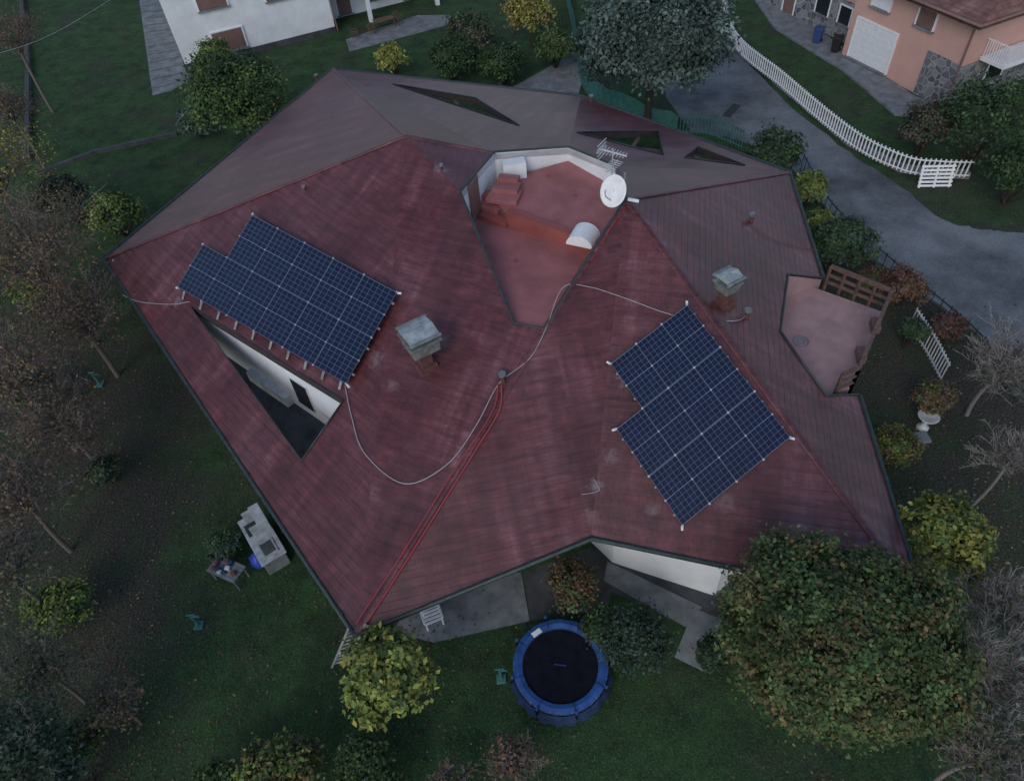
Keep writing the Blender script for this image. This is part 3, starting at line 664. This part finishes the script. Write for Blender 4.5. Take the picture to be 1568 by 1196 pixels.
for k in range(8):
    a_=k*math.tau/8+.2; d1=Vector((math.cos(a_),math.sin(a_),0)); tube('pole_sleeve_%d'%k,[d1*1.52+Vector((0,0,.1)),d1*1.52+Vector((0,0,.98))],.045,blackm,e); tube('pole_cap_%d'%k,[d1*1.52+Vector((0,0,.98)),d1*1.52+Vector((0,0,1.02))],.05,bluep,e)
    sm=[d1*1.17+Vector((0,0,.885)),d1*1.3+Vector((0,0,.925)),d1*1.45+Vector((0,0,.885))]; tube('pad_seam_%d'%k,sm,.012,darkblue,e)
box('pad_label',(-.62,1.05,.93),(.32,.17,.008),white_p,e,rz=.55,bev=0)
mesh('mat_logo',[(-.18,.1,.765),(.18,.02,.765),(.17,-.03,.765),(-.19,.05,.765)],[(0,1,2,3)],darkblue,e)
nn=34; v=[];f=[]
for k in range(nn):
    a_=math.radians(190+k*165/(nn-1)); d1=Vector((math.cos(a_),math.sin(a_),0)); w_=.05*math.sin(k*1.9)
    for j,(r,z) in enumerate(((1.49,.8),(1.6+w_,.42),(1.54+w_,.08))): v.append(d1*r+Vector((0,0,z)))
for k in range(nn-1):
    for j in range(2): i=k*3+j; f.append((i,i+3,i+4,i+1))
mesh('skirt_net',v,f,darkblue,e,smooth=True)
# ------------------------------------------------------------------ garden things
chair('white_garden_chair',W(664,950,.02),white_p,.3).scale=(1.25,1.25,1.1)
e=empty('ladder'); b0=W(520,1018,0); t0=W(546,960,H.z+.3); dx=Vector((1,.2,0)).normalized()*.25; sg=[(b0-dx,t0-dx,.06),(b0+dx,t0+dx,.06)]
for k in range(1,10): p=lerp(b0,t0,k/10); sg.append((p-dx,p+dx,.04))
bars('rails_and_rungs',sg,.04,alu,e)
e=empty('masonry_barbecue',W(412,840,0)); e.rotation_euler=(0,0,math.radians(-58)); e.scale=(1.1,1.1,1.0)
bbq=pm('stone_grey_white',(.36,.39,.4),.8,.35,3,.2)
box('base',(0,0,.4),(1.9,.75,.8),concrete,e,bev=.03);box('worktop',(0,0,.84),(2.05,.85,.08),bbq,e,bev=.02)
box('hood_left',(-.78,.1,1.15),(.12,.6,.55),bbq,e);box('hood_right',(-.1,.1,1.15),(.12,.6,.55),bbq,e);box('hood_back',(-.44,.37,1.15),(.54,.08,.55),bbq,e);box('hood_top',(-.44,.24,1.46),(.85,.34,.08),bbq,e)
box('sink_rim',(.55,0,.9),(.6,.5,.05),metal,e);box('sink_basin',(.55,0,.925),(.48,.38,.02),concdark,e);box('grill',(-.44,-.1,.9),(.5,.45,.03),darkm,e);box('niche',(.1,-.38,.38),(.7,.03,.45),darkm,e)
p=W(400,864,0); v=[];f=[];ng=10
for i in range(6):
    r=(.18,.27,.3,.26,.16,.08)[i]; z=(0.02,.12,.34,.52,.62,.7)[i]
    for k in range(ng): a_=k*math.tau/ng; rr_=r*(1+.14*math.sin(k*2.3+i)); v.append((p.x+rr_*math.cos(a_),p.y+rr_*math.sin(a_),z))
for i in range(5):
    for k in range(ng): f.append((i*ng+k,i*ng+(k+1)%ng,(i+1)*ng+(k+1)%ng,(i+1)*ng+k))
f.append(tuple(range(5*ng,6*ng))); mesh('blue_sack',v,f,pm('blue_plastic',(.04,.08,.42),.4,.15,3,0),smooth=True)
t=table('potting_table',W(357,885,0),1.2,.7,.7,concrete,-.5)
for k in range(9):
    c_=Vector((random.uniform(-.5,.5),random.uniform(-.25,.25),.8)); box('pot_%d'%k,c_,(.18,.16,random.uniform(.1,.25)),random.choice([darkblue,brick,dirtywhite,metal]),t,random.random(),.04)
def tap(p,m=teal):
    e=empty('garden_standpipe',p); tube('post',[(0,0,0),(0,0,.8)],.05,m,e); tube('spout',[(0,0,.72),(.18,0,.72),(.22,0,.64)],.035,m,e); box('base',(0,0,.05),(.3,.3,.1),m,e,bev=.02); box('handle',(0,0,.84),(.3,.05,.04),m,e)
tap(W(768,1040,0));tap(W(306,958,0));tap(W(154,590,0))
e=empty('bird_bath',W(1412,655,0))
prof=((.22,0),(.22,.08),(.1,.14),(.08,.45),(.14,.55),(.36,.66),(.4,.74),(.34,.72),(.1,.64),(.001,.63)); v=[];f=[];ng=24
for r,z in prof:
    for k in range(ng): a_=k*math.tau/ng; v.append((r*math.cos(a_),r*math.sin(a_),z))
for i in range(len(prof)-1):
    for k in range(ng): f.append((i*ng+k,i*ng+(k+1)%ng,(i+1)*ng+(k+1)%ng,(i+1)*ng+k))
mesh('basin',v,f,dirtywhite,e,smooth=True); box('step_stone',(-.35,-.5,.06),(.7,.5,.12),concrete,e)
# ------------------------------------------------------------------ vegetation
m,nt,b=newmat('foliage'); a_=N(nt,'ShaderNodeAttribute'); a_.attribute_name='Col'; nt.links.new(a_.outputs['Color'],b.inputs['Base Color']); b.inputs['Roughness'].default_value=.7; b.inputs['Specular IOR Level'].default_value=.15; leafm=m
m,nt,b=newmat('branch_bark'); a_=N(nt,'ShaderNodeAttribute'); a_.attribute_name='Col'; nt.links.new(a_.outputs['Color'],b.inputs['Base Color']); b.inputs['Roughness'].default_value=.9; b.inputs['Specular IOR Level'].default_value=.1; leafbark=m
def fastmesh(name,V,Fq,mi,C4,mats):
    me=bpy.data.meshes.new(name); k=Fq.shape[1]
    me.vertices.add(len(V)); me.vertices.foreach_set('co',V.astype(np.float32).ravel())
    me.loops.add(Fq.size); me.loops.foreach_set('vertex_index',Fq.astype(np.int32).ravel())
    me.polygons.add(len(Fq)); me.polygons.foreach_set('loop_start',np.arange(0,Fq.size,k,dtype=np.int32))
    for m in mats: me.materials.append(m)
    me.polygons.foreach_set('material_index',mi.astype(np.int32))
    at=me.color_attributes.new('Col','FLOAT_COLOR','POINT'); at.data.foreach_set('color',C4.astype(np.float32).ravel())
    me.update(calc_edges=True); me.validate(); o=bpy.data.objects.new(name,me); col.objects.link(o); return o
def unit(a): return a/np.maximum(np.linalg.norm(a,axis=1,keepdims=True),1e-6)
def tubes(P0,P1_,P2_,r0,r1,sides=4,seg=4):
    n=len(P0); t=np.linspace(0,1,seg+1)[None,:,None]
    C_=(1-t)**2*P0[:,None]+2*t*(1-t)*P1_[:,None]+t*t*P2_[:,None]
    T=unit((P2_-P0)); ref=np.tile(np.array([[.3,.2,.93]]),(n,1)); Aa=unit(np.cross(T,ref)); Bb=np.cross(T,Aa)
    an=np.arange(sides)*2*np.pi/sides
    rad=(r0[:,None]+(r1-r0)[:,None]*t[0,:,0][None,:])
    V=C_[:,:,None,:]+rad[:,:,None,None]*(np.cos(an)[None,None,:,None]*Aa[:,None,None,:]+np.sin(an)[None,None,:,None]*Bb[:,None,None,:])
    idx=np.arange(n*(seg+1)*sides).reshape(n,seg+1,sides); a=idx[:,:-1];b=idx[:,1:]
    Q=np.stack([a,np.roll(a,-1,2),np.roll(b,-1,2),b],-1).reshape(-1,4)
    return V.reshape(-1,3),Q
def plant(name,u,v,zc,rpx,pal,nleaf=12000,ls=.13,asp=.8,nclump=None,twigs=0,trunk=True,bark=(.06,.05,.042),spread=.18,z0=0,shell=.45,tone=1.05,mixf=.35):
    c=W(u,v,zc); r=rpx*mpp(u,v,zc); rz=min(r*asp,zc*.95 if trunk else zc)
    c=np.array(c); nclump=nclump or int(60+nleaf/90)
    d=unit(rng.normal(size=(nclump,3))); d[:,2]=np.where(d[:,2]<-.35,-d[:,2],d[:,2])
    lob=unit(rng.normal(size=(9,3))); lobf=np.max(d@lob.T,axis=1)
    rad=(rng.uniform(.25,1,nclump)**shell)*(.72+.38*np.clip(lobf,0,1)**3)
    cl=c+d*rad[:,None]*np.array([r,r,rz])
    off=0;Vs=[];Qs=[];Ms=[];Cs=[]
    base=np.array([c[0]+rng.normal()*.1,c[1]+rng.normal()*.1,z0-.05])
    hub=np.array([c[0],c[1],max(zc-rz*.5,zc*.35)])
    def add(V,Q,mi,C3):
        nonlocal off
        Vs.append(V);Qs.append(Q+off);off+=len(V);Ms.append(np.full(len(Q),mi));Cs.append(np.hstack([C3,np.ones((len(V),1))]))
    bk=np.array(bark)
    tr=max(.03,r*.04)
    if trunk:
        V,Q=tubes(base[None],((base+hub)/2+rng.normal(size=3)*.12)[None],hub[None],np.array([tr*1.4]),np.array([tr]),8,6); add(V,Q,0,np.tile(bk,(len(V),1)))
    nl=min(nclump,45 if trunk else 25); sel=rng.choice(nclump,nl,False)
    st_=np.tile(hub if trunk else base,(nl,1))+rng.normal(size=(nl,3))*tr*.5
    if trunk: st_[:,2]+=rng.uniform(-.15,.35,nl)*rz
    midp=(st_+cl[sel])/2+rng.normal(size=(nl,3))*r*.08; midp[:,2]+=r*.06
    V,Q=tubes(st_,midp,cl[sel],np.full(nl,tr*.42),np.full(nl,.01),5,5); add(V,Q,0,np.tile(bk,(len(V),1)))
    if twigs:
        s=rng.integers(0,nl,twigs); tt=rng.uniform(.3,1,twigs)[:,None]
        p=(1-tt)**2*st_[s]+2*tt*(1-tt)*midp[s]+tt*tt*cl[sel][s]
        dd_=unit(unit(p-hub)+rng.normal(size=(twigs,3))*.6+np.array([0,0,.35])); ln=rng.uniform(.15,.5,twigs)[:,None]*r
        q=p+dd_*ln; m_=(p+q)/2+rng.normal(size=(twigs,3))*ln*.1
        V,Q=tubes(p,m_,q,np.full(twigs,.014),np.full(twigs,.006),3,2); add(V,Q,0,np.tile(bk*1.3,(len(V),1)))
        s2=rng.integers(0,twigs,twigs*2); t2=rng.uniform(.2,.9,twigs*2)[:,None]; p2=p[s2]+(q-p)[s2]*t2; d2=unit(dd_[s2]+rng.normal(size=(twigs*2,3))*.8); q2_=p2+d2*ln[s2]*.45
        V,Q=tubes(p2,(p2+q2_)/2,q2_,np.full(twigs*2,.008),np.full(twigs*2,.004),3,1); add(V,Q,0,np.tile(bk*1.6,(len(V),1)))
    if nleaf:
        w=rng.integers(0,nclump,nleaf); pos=cl[w]+rng.normal(size=(nleaf,3))*np.array([r,r,rz*.8])*spread*rng.uniform(.5,1.1,nleaf)[:,None]
        pos[:,2]=np.maximum(pos[:,2],.05)
        nrm=unit(unit(pos-c)*.6+rng.normal(size=(nleaf,3))*.55+np.array([0,0,.6])); a=unit(np.cross(nrm,rng.normal(size=(nleaf,3)))); b=np.cross(nrm,a)
        L=ls*rng.uniform(.55,1.35,nleaf)[:,None]
        V=np.stack([pos-a*L*.5,pos+b*L*.3+nrm*L*.08,pos+a*L*.5,pos-b*L*.3+nrm*L*.08],1).reshape(-1,3); Q=np.arange(nleaf*4).reshape(-1,4)
        palc=np.array([p_[0] for p_ in pal]); pw=np.array([p_[1] for p_ in pal],float); pw/=pw.sum()
        cc=palc[rng.choice(len(pal),nclump,p=pw)]; mixc=palc[rng.choice(len(pal),nleaf,p=pw)]
        bri=tone*rng.uniform(.6,1.35,nclump)[w]*rng.uniform(.7,1.3,nleaf)
        C3=(cc[w]*(1-mixf)+mixc*mixf)*bri[:,None]
        add(V,Q,1,np.repeat(C3,4,axis=0))
    return fastmesh(name,np.vstack(Vs),np.vstack(Qs),np.concatenate(Ms),np.vstack(Cs),[leafbark,leafm])
DG=((.035,.058,.03),1);GR=((.055,.1,.036),1);YG=((.19,.24,.06),1);LY=((.31,.29,.07),1);OR=((.16,.1,.05),1);BR=((.11,.085,.07),1);SV=((.115,.16,.14),1);BG=((.05,.075,.06),1);RD=((.13,.06,.05),1);OL=((.092,.12,.045),1)
def w_(c,k): return (c[0],k)
plant('silver_leaf_tree',1000,74,5.0,110,[w_(SV,2),w_(BG,2)],34000,.26,.88,spread=.11)
plant('broadleaf_tree',1282,990,5.0,168,[w_(OL,6),w_(GR,6),w_(OR,2),w_(DG,2)],75000,.125,.97,nclump=560,spread=.07,shell=.28,mixf=.6)
plant('yellow_leaf_tree',1450,820,3.2,66,[w_(YG,3),w_(LY,2),w_(GR,2)],5500,.18,.8,spread=.12)
plant('yellow_leaf_tree',592,1032,3.0,74,[w_(YG,4),w_(LY,2),w_(GR,2)],6000,.19,.75,spread=.12)
plant('green_tree',365,150,3.2,76,[w_(GR,4),w_(YG,1),w_(DG,2)],18000,.2,.8,spread=.13,mixf=.5)
plant('yellow_tree',812,22,2.4,38,[w_(LY,3),w_(OR,2),w_(YG,1)],4500,.22,.9)
plant('yellow_shrub',600,92,1.2,24,[w_(YG,2),w_(LY,2)],2000,.17,1,trunk=False)
for (u,v,z,r,pal) in ((720,60,1.6,45,[DG,GR,BR]),(690,90,1.5,35,[DG,GR]),(770,100,1.3,35,[GR,DG]),(330,90,1.6,30,[YG,GR]),(850,75,1.4,28,[GR,OL]),(1185,240,1.8,42,[DG,BG,GR]),(1240,290,1.4,26,[OL,YG]),(1290,375,1.8,45,[DG,GR,BG]),(1255,345,1.2,24,[YG,OL]),(1385,440,1.0,34,[RD,OR,BR]),(1335,425,.9,20,[RD,GR]),(1400,505,1.0,20,[GR,BG]),(1370,685,1.3,34,[GR,YG,RD]),(1430,610,1.0,30,[OR,BR,OL]),(880,895,1.3,42,[RD,OR,GR,DG]),(975,985,1.4,55,[DG,BG]),(925,960,1.1,30,[DG,GR]),(1510,190,2.6,80,[DG,DG,GR]),(1420,200,1.6,45,[DG,BR]),(1560,260,2,50,[DG,GR]),(175,330,1.4,40,[GR,YG]),(95,305,1.6,40,[BG,DG]),(300,190,1.0,24,[BG,SV]),(345,835,.6,26,[BG,GR]),(1450,500,.8,25,[RD,BR]),(560,1175,1.2,46,[OL,GR,DG]),(1090,1000,1.2,26,[DG])):
    plant('shrub',u,v,z,r,pal,4500,.115 if v>400 else .19,.85,trunk=False,spread=.15)
def bare(u,v,z,r,pal,n=3500,tw=500,name='bare_tree',ls=.12,bk=(.15,.13,.115)): plant(name,u,v,z,r,pal,n,ls,.85,twigs=tw,bark=bk,spread=.25)
for a in ((55,400,5,120,[OR,OR,BR],6500,400),(120,490,3.5,80,[BR,OR],3200,300),(10,570,5,90,[BR,OR],3000,300),(90,650,3.0,80,[BR,OR],2200,350),(30,760,3.5,85,[BR,OR],2000,350),(-20,260,5,90,[OR,LY],4500,300),(10,880,3.5,75,[BR,OL],1300,300),(50,1020,3,70,[DG,BR,OL],1300,250),(20,1150,4,85,[DG,BG],4500,250),(170,1080,2,45,[BR,OL,OR],700,200),(20,60,5,50,[OR,BR],2300,250),(15,170,4,42,[OR,BR],1600,250),(790,1170,1.2,46,[RD,BR,OR],600,400),(690,1198,1.2,38,[BR,OR],450,300)):
    bare(*a)
for a in ((1520,1040,4,100,[BR,SV],500,650),(1540,560,3,70,[BR],250,500),(1530,930,3.5,75,[BR,OL],500,450),(1510,1160,4,85,[BR,OL],1000,400),(1550,700,3,55,[BR],200,400)):
    bare(*a,bk=(.2,.185,.17))  # paler bark: haze over these bare trees is put into their colour
for (u,v,z,r,pal,n) in ((430,1190,1.5,66,[OL,YG,GR,OR],5500),(560,1210,1.3,55,[OL,GR],4000),(330,1205,1.2,46,[GR,OL],3000),(60,440,1.6,40,[GR,YG],3000),(90,930,1.1,46,[GR,OL,YG],3000),(60,1190,2.2,70,[DG,BG],5000),(160,720,.7,28,[BG,OL],1500),(130,1130,.9,38,[OL,GR],2000),(50,600,1.2,45,[GR,BG],2000)):
    plant('hedge_shrub',u,v,z,r,pal,n,.14,.7,trunk=False,spread=.15,mixf=.5)
# ------------------------------------------------------------------ grass blades & fallen leaves (one object each)
def inpoly(P,poly):
    x,y=P[:,0],P[:,1]; ins=np.zeros(len(P),bool); n=len(poly)
    for i in range(n):
        x1,y1=poly[i][:2];x2,y2=poly[(i+1)%n][:2]
        c=((y1>y)!=(y2>y))&(x<(x2-x1)*(y-y1)/((y2-y1) if abs(y2-y1)>1e-9 else 1e-9)+x1); ins^=c
    return ins
excl=[road,patio1,patio2,slab1,p3,path1,path2,path3,path4,wl,fp_w,fp_p]
def scatter(n,xr,yr,power=1.6):
    y=yr[0]+(yr[1]-yr[0])*rng.uniform(0,1,n)**power; x=rng.uniform(-1,1,n)*(xr+ y*.62); P=np.stack([x,y],1)
    k=np.ones(n,bool)
    for e_ in excl: k&=~inpoly(P,e_)
    return P[k]
P=scatter(150000,11,(1.5,34),1.25); n=len(P)
pat=np.sin(P[:,0]*.35+1.3*np.sin(P[:,1]*.27))+np.sin(P[:,1]*.5+P[:,0]*.21)+rng.normal(size=n)*.6
west=np.clip((-P[:,0]-10)/6,0,1); keep=rng.uniform(0,1,n)>west*.6; P=P[keep];pat=pat[keep];n=len(P)
h=rng.uniform(.02,.05,n); an=rng.uniform(0,6.28,n); wd=np.full(n,.013)
b0=np.column_stack([P,np.full(n,.004)]); dxx=np.column_stack([np.cos(an),np.sin(an),np.zeros(n)])*wd[:,None]; tip=b0+np.column_stack([-np.sin(an)*.08,np.cos(an)*.08,h])
V=np.stack([b0-dxx,b0+dxx,tip],1).reshape(-1,3); Q=np.arange(n*3).reshape(-1,3)
g0=np.array([.038,.062,.03]);g1=np.array([.066,.15,.05]); t=np.clip(.4+.25*pat,0,1)[:,None]; C3=(g0*(1-t)+g1*t)*rng.uniform(.7,1.3,n)[:,None]
fastmesh('grass',V,Q,np.zeros(n),np.repeat(np.hstack([C3,np.ones((n,1))]),3,axis=0),[leafm])
P=scatter(42000,11,(1.5,60),1.3); n=len(P); k=rng.uniform(0,1,n)<np.clip(.06+np.clip((-P[:,0]-6)/8,0,1)*np.clip((36-P[:,1])/8,0.1,1)*.8+np.clip((P[:,0]-12)/4,0,.5),0,1); P=P[k]
for (u,v_) in ((595,1040),(1450,840),(1284,1000),(812,40)):
    c_=W(u,v_,0); Q_=np.array(c_[:2])+rng.normal(size=(700,2))*1.6; kk=~inpoly(Q_,wl); P=np.vstack([P,Q_[kk]])
n=len(P); s=rng.uniform(.03,.065,n)[:,None]; a=unit(rng.normal(size=(n,3))*np.array([1,1,.25])); b=unit(np.cross(a,np.array([[0,0,1.]])+rng.normal(size=(n,3))*.3)); c0=np.column_stack([P,rng.uniform(.03,.07,n)])
V=np.stack([c0-a*s,c0+b*s*.6,c0+a*s,c0-b*s*.6],1).reshape(-1,3); palc=np.array([[.16,.1,.05],[.11,.08,.055],[.24,.2,.08],[.085,.06,.048]]); C3=palc[rng.choice(4,n,p=[.3,.35,.1,.25])]*rng.uniform(.6,1.2,n)[:,None]
fastmesh('fallen_leaves',V,np.arange(n*4).reshape(-1,4),np.zeros(n),np.repeat(np.hstack([C3,np.ones((n,1))]),4,axis=0),[leafm])
# ------------------------------------------------------------------ camera, light
cam=bpy.data.cameras.new('camera'); co=bpy.data.objects.new('camera',cam); col.objects.link(co); co.location=CAM; co.rotation_euler=MR.to_euler()
cam.sensor_width=36; cam.lens=36*F/1568; cam.clip_end=1500; bpy.context.scene.camera=co
w=bpy.data.worlds.new('World'); bpy.context.scene.world=w; w.use_nodes=True; nt=w.node_tree; bg=nt.nodes['Background']
sk=nt.nodes.new('ShaderNodeTexSky'); sk.sky_type='NISHITA'; sk.sun_disc=False; EL=math.radians(36); AZ=math.radians(205); sk.sun_elevation=EL; sk.sun_rotation=AZ
sk.air_density=1.0; sk.dust_density=1.0; nt.links.new(sk.outputs[0],bg.inputs['Color']); bg.inputs['Strength'].default_value=.15
s=bpy.data.lights.new('sun','SUN'); s.energy=.7; s.angle=math.radians(30); s.color=(1,.95,.9); so=bpy.data.objects.new('sun',s); col.objects.link(so)
sd=Vector((math.sin(AZ)*math.cos(EL),math.cos(AZ)*math.cos(EL),math.sin(EL))); so.rotation_euler=sd.to_track_quat('Z','Y').to_euler()
vs=bpy.context.scene.view_settings; vs.view_transform='Standard'; vs.look='None'; vs.exposure=0
